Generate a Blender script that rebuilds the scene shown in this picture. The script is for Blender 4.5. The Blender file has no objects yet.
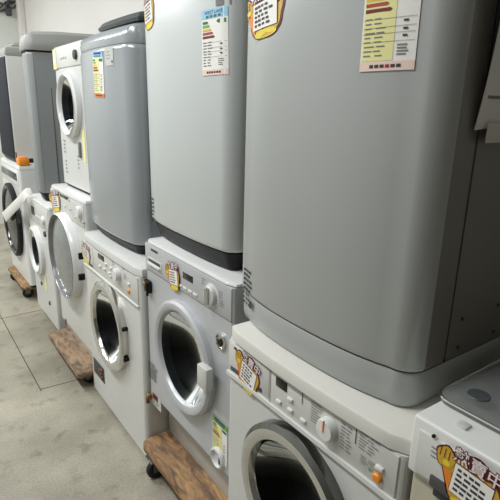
import bpy, bmesh, math, random
from mathutils import Vector, Matrix
random.seed(7)
S = bpy.context.scene
COL = S.collection
PI = math.pi

# ------------------------------------------------------------------ camera
CX = CY = 250.0
F = 490.0
H = 1.45
AY = Vector((-117 - CX, 99 - CY, F)).normalized()          # the row of machines runs this way (camera axes: right, down, forward)
VD = Vector((-44.0, 1700.0, F))
AZ = (-(VD - AY * VD.dot(AY))).normalized()
AX = AY.cross(AZ)
if AX[0] < 0: AX = -AX
RW = Matrix((AX, AY, AZ))
CAM = Vector((0, 0, H))

def at(u, v, X):
    """point of the plane x = X (a machine front) seen at pixel u, v"""
    d = RW @ Vector((u - CX, v - CY, F))
    return CAM + d * ((X - CAM[0]) / d[0])

cd = bpy.data.cameras.new('camera')
cam = bpy.data.objects.new('camera', cd)
COL.objects.link(cam)
rm = Matrix((RW @ Vector((1, 0, 0)), RW @ Vector((0, -1, 0)), RW @ Vector((0, 0, -1)))).transposed()
cam.matrix_world = Matrix.Translation(CAM) @ rm.to_4x4()
cd.sensor_width = 36
cd.lens = F / 500 * 36
cd.clip_start = 0.02
S.camera = cam

# ------------------------------------------------------------------ materials
MATS = {}
def srgb(c):
    return tuple(((x / 255) / 12.92 if x / 255 <= .04045 else ((x / 255 + .055) / 1.055) ** 2.4) for x in c) + (1,)

def mat(name, rgb, rough=.5, metal=0., spec=.5, coat=0., noise=0., nscale=40, bump=0., bscale=200, dirt=None):
    m = bpy.data.materials.new(name); m.use_nodes = True
    nt = m.node_tree; b = nt.nodes['Principled BSDF']
    c = srgb(rgb)
    b.inputs['Base Color'].default_value = c
    b.inputs['Roughness'].default_value = rough
    b.inputs['Metallic'].default_value = metal
    b.inputs['Specular IOR Level'].default_value = spec
    b.inputs['Coat Weight'].default_value = coat
    tc = nt.nodes.new('ShaderNodeTexCoord')
    if noise or dirt:
        n = nt.nodes.new('ShaderNodeTexNoise'); n.inputs['Scale'].default_value = nscale; n.inputs['Detail'].default_value = 6
        nt.links.new(tc.outputs['Object'], n.inputs['Vector'])
        r = nt.nodes.new('ShaderNodeValToRGB')
        d = srgb(dirt) if dirt else tuple(x * (1 - noise) for x in c[:3]) + (1,)
        r.color_ramp.elements[0].color = d; r.color_ramp.elements[1].color = c
        r.color_ramp.elements[0].position = .3; r.color_ramp.elements[1].position = .6 if noise else .45
        nt.links.new(n.outputs['Fac'], r.inputs['Fac']); nt.links.new(r.outputs['Color'], b.inputs['Base Color'])
    if bump:
        n2 = nt.nodes.new('ShaderNodeTexNoise'); n2.inputs['Scale'].default_value = bscale; n2.inputs['Detail'].default_value = 4
        nt.links.new(tc.outputs['Object'], n2.inputs['Vector'])
        bp = nt.nodes.new('ShaderNodeBump'); bp.inputs['Strength'].default_value = bump; bp.inputs['Distance'].default_value = .002
        nt.links.new(n2.outputs['Fac'], bp.inputs['Height']); nt.links.new(bp.outputs['Normal'], b.inputs['Normal'])
    MATS[name] = m
    return m

def glass(name, tint, gloss=.35, rough=.04):
    m = bpy.data.materials.new(name); m.use_nodes = True
    nt = m.node_tree; nt.nodes.clear()
    out = nt.nodes.new('ShaderNodeOutputMaterial')
    t = nt.nodes.new('ShaderNodeBsdfTransparent'); t.inputs['Color'].default_value = srgb(tint)
    g = nt.nodes.new('ShaderNodeBsdfGlossy'); g.inputs['Roughness'].default_value = rough
    g.inputs['Color'].default_value = (.9, .93, .95, 1)
    lw = nt.nodes.new('ShaderNodeLayerWeight'); lw.inputs['Blend'].default_value = gloss
    mx = nt.nodes.new('ShaderNodeMixShader')
    nt.links.new(lw.outputs['Fresnel'], mx.inputs['Fac']); nt.links.new(t.outputs[0], mx.inputs[1]); nt.links.new(g.outputs[0], mx.inputs[2])
    nt.links.new(mx.outputs[0], out.inputs['Surface'])
    MATS[name] = m
    return m

mat('white_enamel', (206, 207, 203), .32, coat=.15, noise=.05, nscale=6)
mat('aged_white', (212, 210, 202), .38, noise=.06, nscale=5)
mat('white_gloss', (218, 219, 217), .25, coat=.2)
mat('white_plastic', (212, 213, 208), .4)
mat('beige_plastic', (190, 184, 164), .45, noise=.05, nscale=8)
mat('light_grey_plastic', (196, 197, 192), .4)
mat('panel_grey', (202, 202, 197), .42)
mat('silver_front', (186, 188, 190), .34, metal=.15, noise=.03, nscale=5)
mat('pewter', (168, 171, 169), .3, metal=.12, noise=.03, nscale=3)
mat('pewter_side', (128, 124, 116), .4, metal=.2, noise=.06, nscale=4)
mat('pale_silver', (198, 203, 202), .3, metal=.15, noise=.03, nscale=3)
mat('blue_grey', (157, 162, 165), .22, metal=.12, noise=.05, nscale=3)
mat('mid_grey', (134, 138, 138), .42, metal=.1, noise=.05, nscale=3)
mat('lid_grey', (150, 151, 147), .45)
mat('dark_lid', (70, 76, 78), .4)
mat('black_plastic', (13, 13, 14), .5, spec=.3)
mat('black_gloss', (10, 11, 14), .12)
mat('navy', (22, 25, 36), .6, spec=.2)
mat('rubber', (26, 26, 27), .7)
mat('gasket', (66, 68, 68), .6)
mat('chrome', (205, 205, 200), .14, metal=1.)
mat('chrome_dark', (120, 121, 119), .16, metal=1.)
mat('brushed_chrome', (190, 188, 180), .28, metal=1., bump=.15, bscale=300)
mat('steel', (120, 124, 128), .3, metal=.9)
mat('orange', (226, 140, 38), .4)
mat('green_led', (70, 170, 90), .4)
mat('print_grey', (120, 120, 118), .6)
mat('print_dark', (52, 52, 54), .6)
mat('paper', (228, 226, 220), .7)
mat('card_white', (236, 234, 228), .6)
mat('title_white', (226, 214, 214), .6)
mat('pale_chrome', (206, 206, 200), .2, metal=.75)
mat('maroon', (96, 20, 30), .5)
mat('red', (170, 36, 44), .5)
mat('gold', (203, 160, 52), .5)
mat('yellow', (228, 205, 48), .5)
mat('orange_print', (226, 130, 40), .5)
mat('pale_yellow', (232, 228, 158), .6)
mat('pink', (236, 208, 196), .6)
mat('header_blue', (150, 200, 222), .6)
mat('navy_ink', (40, 50, 130), .6)
mat('teal_ink', (40, 110, 110), .6)
mat('en_green', (40, 110, 62), .6)
mat('en_green2', (120, 165, 80), .6)
mat('en_yellow', (222, 190, 70), .6)
mat('en_orange', (214, 120, 60), .6)
mat('en_red', (176, 64, 48), .6)
mat('en_dark', (112, 28, 30), .6)
mat('tape', (200, 198, 186), .3)
mat('rust', (120, 84, 58), .8, noise=.5, nscale=60)
mat('brass', (150, 130, 92), .4, metal=.8)
glass('door_glass', (100, 105, 109), .2, .02)
glass('dark_door_glass', (34, 36, 40), .22)
mat('black_dome', (44, 45, 47), .18)
glass('smoke_glass', (150, 156, 158), .35, .12)
glass('black_glass', (40, 42, 46), .3)
mat('lid_glass', (128, 132, 129), .15, coat=.3)
MATS['lid_glass'].node_tree.nodes['Principled BSDF'].inputs['Alpha'].default_value = .55

def grey_dome():
    m = mat('frosted_dome', (132, 136, 136), .22, metal=.1, coat=.5, noise=.25, nscale=9)
    return m
grey_dome()

def wood(name, c1, c2, c3):
    m = bpy.data.materials.new(name); m.use_nodes = True
    nt = m.node_tree; b = nt.nodes['Principled BSDF']; b.inputs['Roughness'].default_value = .75
    tc = nt.nodes.new('ShaderNodeTexCoord'); mp = nt.nodes.new('ShaderNodeMapping')
    mp.inputs['Scale'].default_value = (14, 4, 14)
    n = nt.nodes.new('ShaderNodeTexNoise'); n.inputs['Scale'].default_value = 2.2; n.inputs['Detail'].default_value = 9; n.inputs['Distortion'].default_value = 1.2
    r = nt.nodes.new('ShaderNodeValToRGB')
    e = r.color_ramp.elements
    e[0].color = srgb(c3); e[0].position = .36; e[1].color = srgb(c1); e[1].position = .66
    k = e.new(.5); k.color = srgb(c2)
    nt.links.new(tc.outputs['Object'], mp.inputs['Vector']); nt.links.new(mp.outputs[0], n.inputs['Vector'])
    nt.links.new(n.outputs['Fac'], r.inputs['Fac']); nt.links.new(r.outputs['Color'], b.inputs['Base Color'])
    bp = nt.nodes.new('ShaderNodeBump'); bp.inputs['Strength'].default_value = .4; bp.inputs['Distance'].default_value = .003
    nt.links.new(n.outputs['Fac'], bp.inputs['Height']); nt.links.new(bp.outputs['Normal'], b.inputs['Normal'])
    MATS[name] = m
wood('wood_worn', (168, 132, 88), (134, 102, 70), (90, 70, 52))
wood('wood_grey', (150, 124, 96), (124, 102, 80), (84, 68, 54))

def floor_mat():
    m = bpy.data.materials.new('vinyl_floor'); m.use_nodes = True
    nt = m.node_tree; b = nt.nodes['Principled BSDF']; L = nt.links.new
    b.inputs['Roughness'].default_value = .42
    tc = nt.nodes.new('ShaderNodeTexCoord')
    def noise(scale, det, p0, p1, c0, c1):
        n = nt.nodes.new('ShaderNodeTexNoise'); n.inputs['Scale'].default_value = scale; n.inputs['Detail'].default_value = det
        r = nt.nodes.new('ShaderNodeValToRGB'); r.color_ramp.elements[0].position = p0; r.color_ramp.elements[1].position = p1
        r.color_ramp.elements[0].color = c0; r.color_ramp.elements[1].color = c1
        L(tc.outputs['Object'], n.inputs['Vector']); L(n.outputs['Fac'], r.inputs['Fac'])
        return r, n
    a, _ = noise(2.4, 12, .34, .66, srgb((134, 129, 114)), srgb((174, 168, 151)))
    s, ns = noise(120, 8, .34, .56, (.62, .6, .57, 1), (1, 1, 1, 1))
    d, _ = noise(13, 12, .31, .44, (.5, .48, .45, 1), (1, 1, 1, 1))
    m1 = nt.nodes.new('ShaderNodeMix'); m1.data_type = 'RGBA'; m1.blend_type = 'MULTIPLY'; m1.inputs['Factor'].default_value = .55
    L(a.outputs['Color'], m1.inputs['A']); L(s.outputs['Color'], m1.inputs['B'])
    m2 = nt.nodes.new('ShaderNodeMix'); m2.data_type = 'RGBA'; m2.blend_type = 'MULTIPLY'; m2.inputs['Factor'].default_value = .6
    L(m1.outputs['Result'], m2.inputs['A']); L(d.outputs['Color'], m2.inputs['B'])
    L(m2.outputs['Result'], b.inputs['Base Color'])
    bp = nt.nodes.new('ShaderNodeBump'); bp.inputs['Strength'].default_value = .12; bp.inputs['Distance'].default_value = .002
    L(ns.outputs['Fac'], bp.inputs['Height']); L(bp.outputs['Normal'], b.inputs['Normal'])
    rr = nt.nodes.new('ShaderNodeMapRange'); rr.inputs['To Min'].default_value = .55; rr.inputs['To Max'].default_value = .3
    L(ns.outputs['Fac'], rr.inputs['Value']); L(rr.outputs[0], b.inputs['Roughness'])
    MATS['vinyl_floor'] = m
floor_mat()
mat('seam_dirt', (74, 70, 62), .9, noise=.3, nscale=60)
mat('wall_paint', (226, 223, 219), .8, noise=.04, nscale=2, bump=.2, bscale=60)
mat('end_wall_paint', (214, 217, 211), .8, noise=.04, nscale=2)
mat('dim_wall', (120, 116, 110), .85)
mat('left_wall', (180, 178, 174), .8)
mat('ceiling_paint', (225, 225, 222), .9)
mat('cable_grey', (70, 72, 72), .6)
mat('drum_steel', (58, 60, 62), .5, metal=.35, noise=.6, nscale=90)

# ------------------------------------------------------------------ mesh builder
class MB:
    def __init__(s): s.v = []; s.f = []; s.m = []; s.names = []; s.cur = 0
    def mat(s, n):
        if n not in s.names: s.names.append(n)
        s.cur = s.names.index(n); return s
    def add(s, vs, fs):
        o = len(s.v); s.v += [tuple(v) for v in vs]
        for f in fs: s.f.append(tuple(i + o for i in f)); s.m.append(s.cur)
        return s
    def box(s, x0, x1, y0, y1, z0, z1, bev=0., seg=2):
        bm = bmesh.new(); bmesh.ops.create_cube(bm, size=1)
        for v in bm.verts:
            v.co = Vector(((x0 + x1) / 2 + v.co.x * (x1 - x0), (y0 + y1) / 2 + v.co.y * (y1 - y0), (z0 + z1) / 2 + v.co.z * (z1 - z0)))
        if bev:
            bmesh.ops.bevel(bm, geom=bm.edges[:], offset=bev, segments=seg, affect='EDGES', profile=.5, clamp_overlap=True)
        bm.verts.index_update()
        s.add([v.co[:] for v in bm.verts], [[v.index for v in f.verts] for f in bm.faces]); bm.free(); return s
    def lathe(s, cy, cz, prof, n=64, sy=1., cap=False):
        """revolve (x, r) about the x axis"""
        vs = []; fs = []
        for x, r in prof:
            for k in range(n):
                a = 2 * PI * k / n; vs.append((x, cy + r * sy * math.cos(a), cz + r * math.sin(a)))
        for i in range(len(prof) - 1):
            for k in range(n):
                k2 = (k + 1) % n; fs.append((i * n + k, i * n + k2, (i + 1) * n + k2, (i + 1) * n + k))
        if cap: fs.append(tuple(range((len(prof) - 1) * n, len(prof) * n)))
        return s.add(vs, fs)
    def loft(s, rings, cap0=True, cap1=True):
        n = len(rings[0]); vs = [p for r in rings for p in r]; fs = []
        for i in range(len(rings) - 1):
            for k in range(n):
                k2 = (k + 1) % n; fs.append((i * n + k, i * n + k2, (i + 1) * n + k2, (i + 1) * n + k))
        if cap0: fs.append(tuple(range(n)))
        if cap1: fs.append(tuple(range((len(rings) - 1) * n, len(rings) * n)))
        return s.add(vs, fs)
    def tube(s, pts, r, n=10):
        pts = [Vector(p) for p in pts]; rings = []
        for i, p in enumerate(pts):
            t = (pts[min(i + 1, len(pts) - 1)] - pts[max(i - 1, 0)]).normalized()
            a = t.cross(Vector((0, 0, 1)))
            if a.length < 1e-3: a = t.cross(Vector((0, 1, 0)))
            a.normalize(); b = t.cross(a)
            rings.append([p + (a * math.cos(2 * PI * k / n) + b * math.sin(2 * PI * k / n)) * r for k in range(n)])
        return s.loft(rings)
    def cyl(s, c, axis, r, h, n=24, bev=0):
        """cylinder centred at c along axis 'x','y','z'"""
        prof = [(-h / 2, r - bev), (-h / 2 + bev, r), (h / 2 - bev, r), (h / 2, r - bev)] if bev else [(-h / 2, r), (h / 2, r)]
        rings = []
        for t, q in prof:
            ring = []
            for k in range(n):
                a = 2 * PI * k / n; p, w = q * math.cos(a), q * math.sin(a)
                d = {'x': (t, p, w), 'y': (p, t, w), 'z': (p, w, t)}[axis]
                ring.append((c[0] + d[0], c[1] + d[1], c[2] + d[2]))
            rings.append(ring)
        return s.loft(rings)
    def prism(s, poly, x0, x1):
        """polygon in (y, z) from x0 to x1"""
        return s.loft([[(x0, y, z) for y, z in poly], [(x1, y, z) for y, z in poly]])
    def plate(s, y0, y1, z0, z1, x, cy, cz, r, sy=1.):
        """front plate with a round hole"""
        ang = sorted([2 * PI * k / 64 for k in range(64)] + [math.atan2(z - cz, y - cy) % (2 * PI) for y in (y0, y1) for z in (z0, z1)])
        inn = []; out = []
        for a in ang:
            c, q = math.cos(a), math.sin(a)
            t = min(((y1 - cy) / c if c > 1e-9 else (y0 - cy) / c if c < -1e-9 else 9), ((z1 - cz) / q if q > 1e-9 else (z0 - cz) / q if q < -1e-9 else 9))
            out.append((x, cy + c * t, cz + q * t)); inn.append((x, cy + c * r * sy, cz + q * r))
        return s.loft([out, inn], False, False)
    def build(s, name, parent=None, material=None, sharp=32, loc=None):
        me = bpy.data.meshes.new(name)
        me.from_pydata(s.v, [], s.f)
        if material: s.names = [material]; s.m = [0] * len(s.f)
        for n in s.names: me.materials.append(MATS[n])
        me.polygons.foreach_set('material_index', s.m)
        bm = bmesh.new(); bm.from_mesh(me)
        bmesh.ops.recalc_face_normals(bm, faces=bm.faces[:]); bm.to_mesh(me); bm.free()
        me.polygons.foreach_set('use_smooth', [True] * len(me.polygons))
        me.set_sharp_from_angle(angle=math.radians(sharp))
        me.update()
        o = bpy.data.objects.new(name, me); COL.objects.link(o)
        if parent is not None: o.parent = parent
        if loc is not None:
            o.location = loc
        return o

def mb(m):
    b = MB(); b.mat(m); return b

def thing(name, label, cat, loc, rz=0., group=None):
    o = bpy.data.objects.new(name, None); COL.objects.link(o)
    o.empty_display_size = .1
    o.location = loc; o.rotation_euler = (0, 0, rz); o['label'] = label; o['category'] = cat
    if group: o['group'] = group
    return o
def tag(o, label, cat, group=None):
    o['label'] = label; o['category'] = cat
    if group: o['group'] = group
    return o
def struct(o): o['kind'] = 'structure'; return o

# ------------------------------------------------------------------ printing on surfaces
_tcache = {}; _bounds = {}
def text_mesh(body, off=0.):
    key = (body, off)
    if key not in _tcache:
        c = bpy.data.curves.new('lettering', 'FONT'); c.body = body; c.resolution_u = 3; c.offset = off
        o = bpy.data.objects.new('lettering', c); COL.objects.link(o)
        dg = bpy.context.evaluated_depsgraph_get()
        m = bpy.data.meshes.new_from_object(o.evaluated_get(dg))
        vs = [(v.co.x, v.co.y) for v in m.vertices]; fs = [tuple(p.vertices) for p in m.polygons]
        bpy.data.objects.remove(o); bpy.data.curves.remove(c); bpy.data.meshes.remove(m)
        x0 = min(v[0] for v in vs); x1 = max(v[0] for v in vs); y0 = min(v[1] for v in vs); y1 = max(v[1] for v in vs)
        if off:
            b0, fx = _bounds[body]; x0, x1, y0, y1 = fx
        else: _bounds[body] = (0, (x0, x1, y0, y1))
        _tcache[key] = ([((x - x0) / (x1 - x0), (y - y0) / (y1 - y0)) for x, y in vs], fs)
    return _tcache[key]

class Print:
    """flat printing: (a to the reader's right, b up) on a front whose local depth is surf(y, z)"""
    def __init__(s, y, z, ang=0., surf=None, sc=1., shear=0., sx=1.):
        s.sx = sx; s.B = MB(); s.y = y; s.z = z; s.c = math.cos(ang); s.s = math.sin(ang); s.surf = surf or (lambda y, z: 0.); s.sc = sc; s.shear = shear
    def p(s, a, b, layer):
        a *= s.sc * s.sx; b *= s.sc; b += s.shear * a
        y = s.y - (a * s.c - b * s.s); z = s.z + (a * s.s + b * s.c)
        return (s.surf(y, z) - .0008 - .0005 * layer, y, z)
    def rect(s, a0, b0, a1, b1, m, layer=1, n=6):
        s.B.mat(m)
        vs = []; fs = []
        for i in range(n + 1):
            a = a0 + (a1 - a0) * i / n
            vs += [s.p(a, b0, layer), s.p(a, b1, layer)]
        for i in range(n): fs.append((2 * i, 2 * i + 2, 2 * i + 3, 2 * i + 1))
        s.B.add(vs, fs); return s
    def poly(s, pts, m, layer=1):
        s.B.mat(m); s.B.add([s.p(a, b, layer) for a, b in pts], [tuple(range(len(pts)))]); return s
    def disc(s, a, b, ra, rb, m, layer=1, n=24, wob=0., k=9):
        return s.poly([(a + ra * (1 + wob * math.sin(k * t)) * math.cos(t), b + rb * (1 + wob * math.sin(k * t)) * math.sin(t)) for t in [2 * PI * i / n for i in range(n)]], m, layer)
    def text(s, body, a0, b0, a1, b1, m, layer=2, off=0.):
        if off: text_mesh(body)
        vs, fs = text_mesh(body, off); s.B.mat(m)
        s.B.add([s.p(a0 + x * (a1 - a0), b0 + y * (b1 - b0), layer) for x, y in vs], fs); return s
    def lines(s, a0, b0, a1, b1, rows, m, layer=2, fill=.5, gaps=3):
        hgt = (b1 - b0) / rows
        for r in range(rows):
            b = b1 - hgt * (r + .5 + fill / 2); a = a0
            end = a0 + (a1 - a0) * random.uniform(.7, 1)
            for g in range(gaps):
                w = (end - a0) / gaps
                s.rect(a, b, a + w * random.uniform(.6, .9), b + hgt * fill, m, layer, 1); a += w
        return s
    def build(s, name, parent): return s.B.build(name, parent)

def hot_sale(parent, y, z, ang, size, surf=None, hand=True, sx=1.):
    """cut-out shop sticker: gold blob with a thumbs-up fist, white panel, title"""
    P = Print(y, z, ang, surf, size, 0., sx)
    blob = [(.6 + (.42 + .02 * math.sin(7 * t)) * math.cos(t), .48 + (.50 + .025 * math.sin(5 * t)) * math.sin(t)) for t in [2 * PI * i / 40 for i in range(40)]]
    P.poly(blob, 'maroon', 1)
    P.poly([(.6 + (a - .6) * .92, .48 + (b - .48) * .93) for a, b in blob], 'gold', 2)
    P.disc(.62, .1, .26, .085, 'yellow', 3)
    if hand:
        P.disc(.15, .68, .17, .2, 'maroon', 1, wob=.06, k=5)
        P.disc(.15, .68, .145, .175, 'gold', 3, wob=.06, k=5)
        P.poly([(.1, .52), (.3, .52), (.38, .1), (.28, .14)], 'maroon', 1)
        P.poly([(.13, .52), (.28, .52), (.36, .16), (.29, .19)], 'orange_print', 3)
        for k in range(3): P.rect(.05 + .07 * k, .66, .062 + .07 * k, .82, 'maroon', 4, 1)
        P.disc(.18, .6, .06, .05, 'yellow', 4)
    P.rect(.30, .20, .90, .72, 'maroon', 3, 2); P.rect(.31, .21, .89, .71, 'card_white', 4, 2)
    P.lines(.36, .25, .85, .68, 5, 'print_dark', 5, .5, 4)
    P.disc(.62, .86, .30, .11, 'maroon', 4)
    P.text('熱賣中', .26, .745, .97, .985, 'maroon', 5, .06)
    P.text('熱賣中', .26, .745, .97, .985, 'title_white', 6, .012)
    return P.build('hot_sale_sticker', parent)

def energy_label(parent, y, z, ang, w, h, surf=None, header='header_blue', title=None, yellow=True, footer='pink', shear=0.):
    """(y, z) is the label's lower left corner for the reader"""
    P = Print(y, z, ang, surf, 1., shear)
    P.rect(0, 0, w, h, 'card_white', 1, 8)
    if yellow: P.rect(.03 * w, .1 * h, .62 * w, .86 * h, 'pale_yellow', 2)
    P.rect(.0, .86 * h, w, h, header, 2)
    if title:
        P.text(title, .14 * w, .925 * h, .86 * w, .975 * h, 'navy_ink', 3)
    else: P.rect(.15 * w, .925 * h, .85 * w, .97 * h, 'navy_ink', 3, 4)
    for k in range(4): P.rect((.2 + .16 * k) * w, .872 * h, (.31 + .16 * k) * w, .908 * h, 'teal_ink', 3, 1)
    cols = ['en_green', 'en_green2', 'en_yellow', 'en_red', 'en_dark']
    for k, c in enumerate(cols):
        b = (.79 - .055 * k) * h; ww = (.2 + .065 * k) * w
        P.poly([(.05 * w, b), (.05 * w + ww, b), (.09 * w + ww, b + .018 * h), (.05 * w + ww, b + .036 * h), (.05 * w, b + .036 * h)], c, 3)
    P.poly([(.62 * w, .805 * h), (.7 * w, .775 * h), (.95 * w, .775 * h), (.95 * w, .835 * h), (.7 * w, .835 * h)], 'en_green', 3)
    for b in (.5, .42, .36, .28): P.rect(.03 * w, b * h, .97 * w, (b + .004) * h, 'print_grey', 3, 4)
    P.lines(.06 * w, .13 * h, .55 * w, .53 * h, 9, 'print_grey', 3, .3, 2)
    for b in (.46, .385, .32): P.rect(.76 * w, b * h, .84 * w, (b + .02) * h, 'print_dark', 3, 1)
    P.lines(.68 * w, .14 * h, .94 * w, .26 * h, 4, 'print_grey', 3, .45, 1)
    P.rect(.0, .0, w, .09 * h, footer, 2)
    for k in range(6): P.rect((.2 + .1 * k) * w, .03 * h, (.275 + .1 * k) * w, .062 * h, 'red' if k == 3 else 'print_dark', 3, 1)
    return P.build('energy_label', parent)

def spec_print(parent, y, z, w, h, rows, surf=None, name='spec_label', m='print_dark', bg=None):
    P = Print(y, z, 0, surf)
    if bg: P.rect(-.003, -.003, w + .003, h + .003, bg, 1)
    P.lines(0, 0, w, h, rows, m, 2, .55, 3)
    return P.build(name, parent)

# ------------------------------------------------------------------ the room
def room():
    struct(mb('vinyl_floor').box(-1.8, 1.5, -1.2, 6.65, -.06, 0).build('floor'))
    struct(mb('seam_dirt').box(.4545, .4595, 2.46, 6.6, -.004, .0008).build('trim_1'))
    s1 = mb('seam_dirt').prism([(-.0025, -.004), (.0025, -.004), (.0025, .0008), (-.0025, .0008)], 0, 1.0)
    o = struct(s1.build('trim_2')); o.location = (.457, 2.475, 0); o.rotation_euler = (0, 0, math.radians(-3))
    o = struct(mb('seam_dirt').prism([(-.003, -.004), (.003, -.004), (.003, .0008), (-.003, .0008)], 0, 2.6).build('trim_3')); o.location = (-1.2, 3.48, 0); o.rotation_euler = (0, 0, math.radians(2.4))
    struct(mb('wall_paint').box(1.45, 1.53, -1.2, 6.65, 0, 3.0).build('wall_right'))
    struct(mb('end_wall_paint').box(-1.8, 1.53, 6.6, 6.68, 0, 3.0).build('wall_far'))
    struct(mb('wall_paint').box(1.385, 1.45, 6.45, 6.6, 0, 3.0, .01).build('trim_4'))
    struct(mb('left_wall').box(-1.88, -1.8, -1.2, 6.65, 0, 3.0).build('wall_left'))
    struct(mb('dim_wall').box(-1.8, 1.53, -1.28, -1.2, 0, 3.0).build('wall_near'))
    struct(mb('ceiling_paint').box(-1.88, 1.53, -1.28, 6.68, 3.0, 3.06).build('ceiling'))
room()

# ------------------------------------------------------------------ front loaders
def outline_rect(x0, x1, y0, y1, r, n=4):
    pts = []
    for cx, cy, a0 in ((x0 + r, y1 - r, PI / 2), (x0 + r, y0 + r, PI), (x1 - r, y0 + r, 1.5 * PI), (x1 - r, y1 - r, 0)):
        for k in range(n + 1):
            a = a0 + (PI / 2) * k / n; pts.append((cx + r * math.cos(a), cy + r * math.sin(a)))
    return pts

class FrontLoader:
    def __init__(s, name, label, cat, X, y0, y1, z0, z1, body, depth=.55, kick=.0, kick_x=.02, kick_mat=None, slab=.0, slab_mat=None, bulge=.0, r=.012, door=None, lip=.004, group=None):
        s.X = X; s.yc = (y0 + y1) / 2; s.z0 = z0; s.w = y1 - y0; s.h = z1 - z0; hw = s.w / 2
        s.root = thing(name, label, cat, (X, s.yc, z0), 0, group)
        zb = kick; zt = s.h - slab; s.zb = zb; s.zt = zt
        ol = outline_rect(0, depth, -hw, hw, r)
        b = mb(body)
        k0 = 5 - 1  # last point of the +y front corner (x = 0)
        n = len(ol)
        # wall quads, leaving the flat front open
        for i in range(n):
            j = (i + 1) % n
            if abs(ol[i][0]) < 1e-6 and abs(ol[j][0]) < 1e-6: continue
            b.add([(ol[i][0], ol[i][1], zb), (ol[j][0], ol[j][1], zb), (ol[j][0], ol[j][1], zt), (ol[i][0], ol[i][1], zt)], [(0, 1, 2, 3)])
        b.add([(x, y, zb) for x, y in ol], [tuple(range(n))]); b.add([(x, y, zt) for x, y in ol], [tuple(range(n))])
        if door:
            cy, cz, rin = door
            s.cy = cy - s.yc; s.cz = cz - z0
            b.plate(-hw + r, hw - r, zb, zt, 0, s.cy, s.cz, rin)
        else:
            b.add([(0, -hw + r, zb), (0, hw - r, zb), (0, hw - r, zt), (0, -hw + r, zt)], [(0, 1, 2, 3)])
        s.body = b.build('body', s.root)
        if kick:
            mb(kick_mat or body).box(kick_x, depth, -hw + .006, hw - .006, 0, kick + .002, .003).build('plinth', s.root)
        if slab:
            ring = []
            def o(off):
                pts = []
                m = 16
                for i in range(m + 1):
                    t = i / m; y = hw - off - t * (s.w - 2 * off)
                    q = abs(2 * t - 1)
                    x = -lip - bulge * (1 - q * q) + off + max(0, (q - .94)) ** 2 * 3.5
                    pts.append((x, y))
                pts += [(depth - off, -hw + off), (depth - off, hw - off)]
                return pts
            rings = [[(x, y, zt + z) for x, y in o(off)] for z, off in ((0.001, .002), (.003, 0), (slab - .008, 0), (slab - .003, .002), (slab, .008))]
            mb(slab_mat or body).loft(rings).build('worktop', s.root)
    def f(s, u, v, dx=0.):
        p = at(u, v, s.X + dx); return p[1] - s.yc, p[2] - s.z0
    def box(s, name, u0, v0, u1, v1, depth, m, parent=None, bev=.0015, back=.002):
        """raised block: corners given as seen on the front plane"""
        y0, z0 = s.f(u0, v0); y1, z1 = s.f(u1, v1)
        return mb(m).box(-depth, back, min(y0, y1), max(y0, y1), min(z0, z1), max(z0, z1), bev).build(name, parent or s.root)
    def door(s, R, rin, prot, ring='chrome', glass_m='door_glass', bowl=.09, dome=0., face=None, edge=.012, drum_r=None, side=None):
        cy, cz = s.cy, s.cz
        d = MB()
        d.mat(side or ring).lathe(cy, cz, [(.0, R), (-prot * .7, R), (-prot, R - edge)])
        d.mat(face or ring).lathe(cy, cz, [(-prot, R - edge), (-prot - .002, (R + rin) / 2), (-prot + .004, rin + .008)])
        d.mat(ring).lathe(cy, cz, [(-prot + .004, rin + .008), (-prot * .5, rin + .002), (.02, rin - .004)])
        o = d.build('door', s.root, sharp=40)
        g = MB().mat(glass_m)
        if dome: prof = [(-prot * .6 - dome * (1 - (t / 10) ** 2), max(rin * t / 10, .0005)) for t in range(10, -1, -1)]
        else: prof = [(-prot * .4 + bowl * (1 - (t / 10) ** 2.5), max(rin * t / 10, .0005)) for t in range(10, -1, -1)]
        g.lathe(cy, cz, prof, cap=True).build('door_glass', o, sharp=60)
        if glass_m not in ('frosted_dome', 'black_dome'):
            rg = rin + .0
            mb('gasket').lathe(cy, cz, [(.001, rg), (.03, rg - .002), (.06, rg - .02), (.075, rg - .02), (.08, rg + .02)]).build('gasket', s.root)
            dr = MB().mat('drum_steel')
            rr = drum_r or rin + .06
            dr.lathe(cy, cz, [(.08, rg - .02), (.085, rr), (.40, rr), (.42, rr * .5)], cap=True)
            for k in range(3):
                a = 2 * PI * k / 3 + .5
                y, z = cy + (rr - .012) * math.cos(a), cz + (rr - .012) * math.sin(a)
                dr.mat('light_grey_plastic').tube([(.11, y, z), (.38, y, z)], .022, 8)
            dr.build('drum', s.root)
        return o

def knob(parent, y, z, r, depth, m, name='knob', mark=None, skirt=None):
    b = MB()
    if skirt: b.mat(skirt).lathe(y, z, [(0, r * 1.25), (-.004, r * 1.25), (-.005, r)], 32)
    b.mat(m).lathe(y, z, [(.001, r * 1.02), (-depth * .8, r), (-depth, r * .9), (-depth - .001, .0005)], 32, cap=True)
    if mark:
        b.mat(mark).box(-depth - .0025, -depth + .002, y - .0013, y + .0013, z - r * .1, z + r * .95)
    return b.build(name, parent)

def feet(root, hw, depth, zt):
    for sy in (-1, 1):
        for x in (.06, depth - .06):
            mb('rubber').cyl((x, sy * (hw - .06), zt / 2), 'z', .022, zt + .004, 16, .002).build('foot', root)

# --- nearest white machine with the chrome door
A = FrontLoader('washing_machine', 'white front loader with wide chrome porthole, largest and nearest, under the big grey top loader', 'washing machine',
                .644, .412, .968, 0.0, .912, 'white_enamel', .56, kick=.02, kick_x=.01, kick_mat='black_plastic', slab=.034, slab_mat='aged_white', bulge=.012, door=(.685, .587, .136))
r = A.root
dA = A.door(.182, .136, .033, 'chrome', 'dark_door_glass', .10, face='pale_chrome', side='chrome_dark')
hwA = A.w / 2
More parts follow.
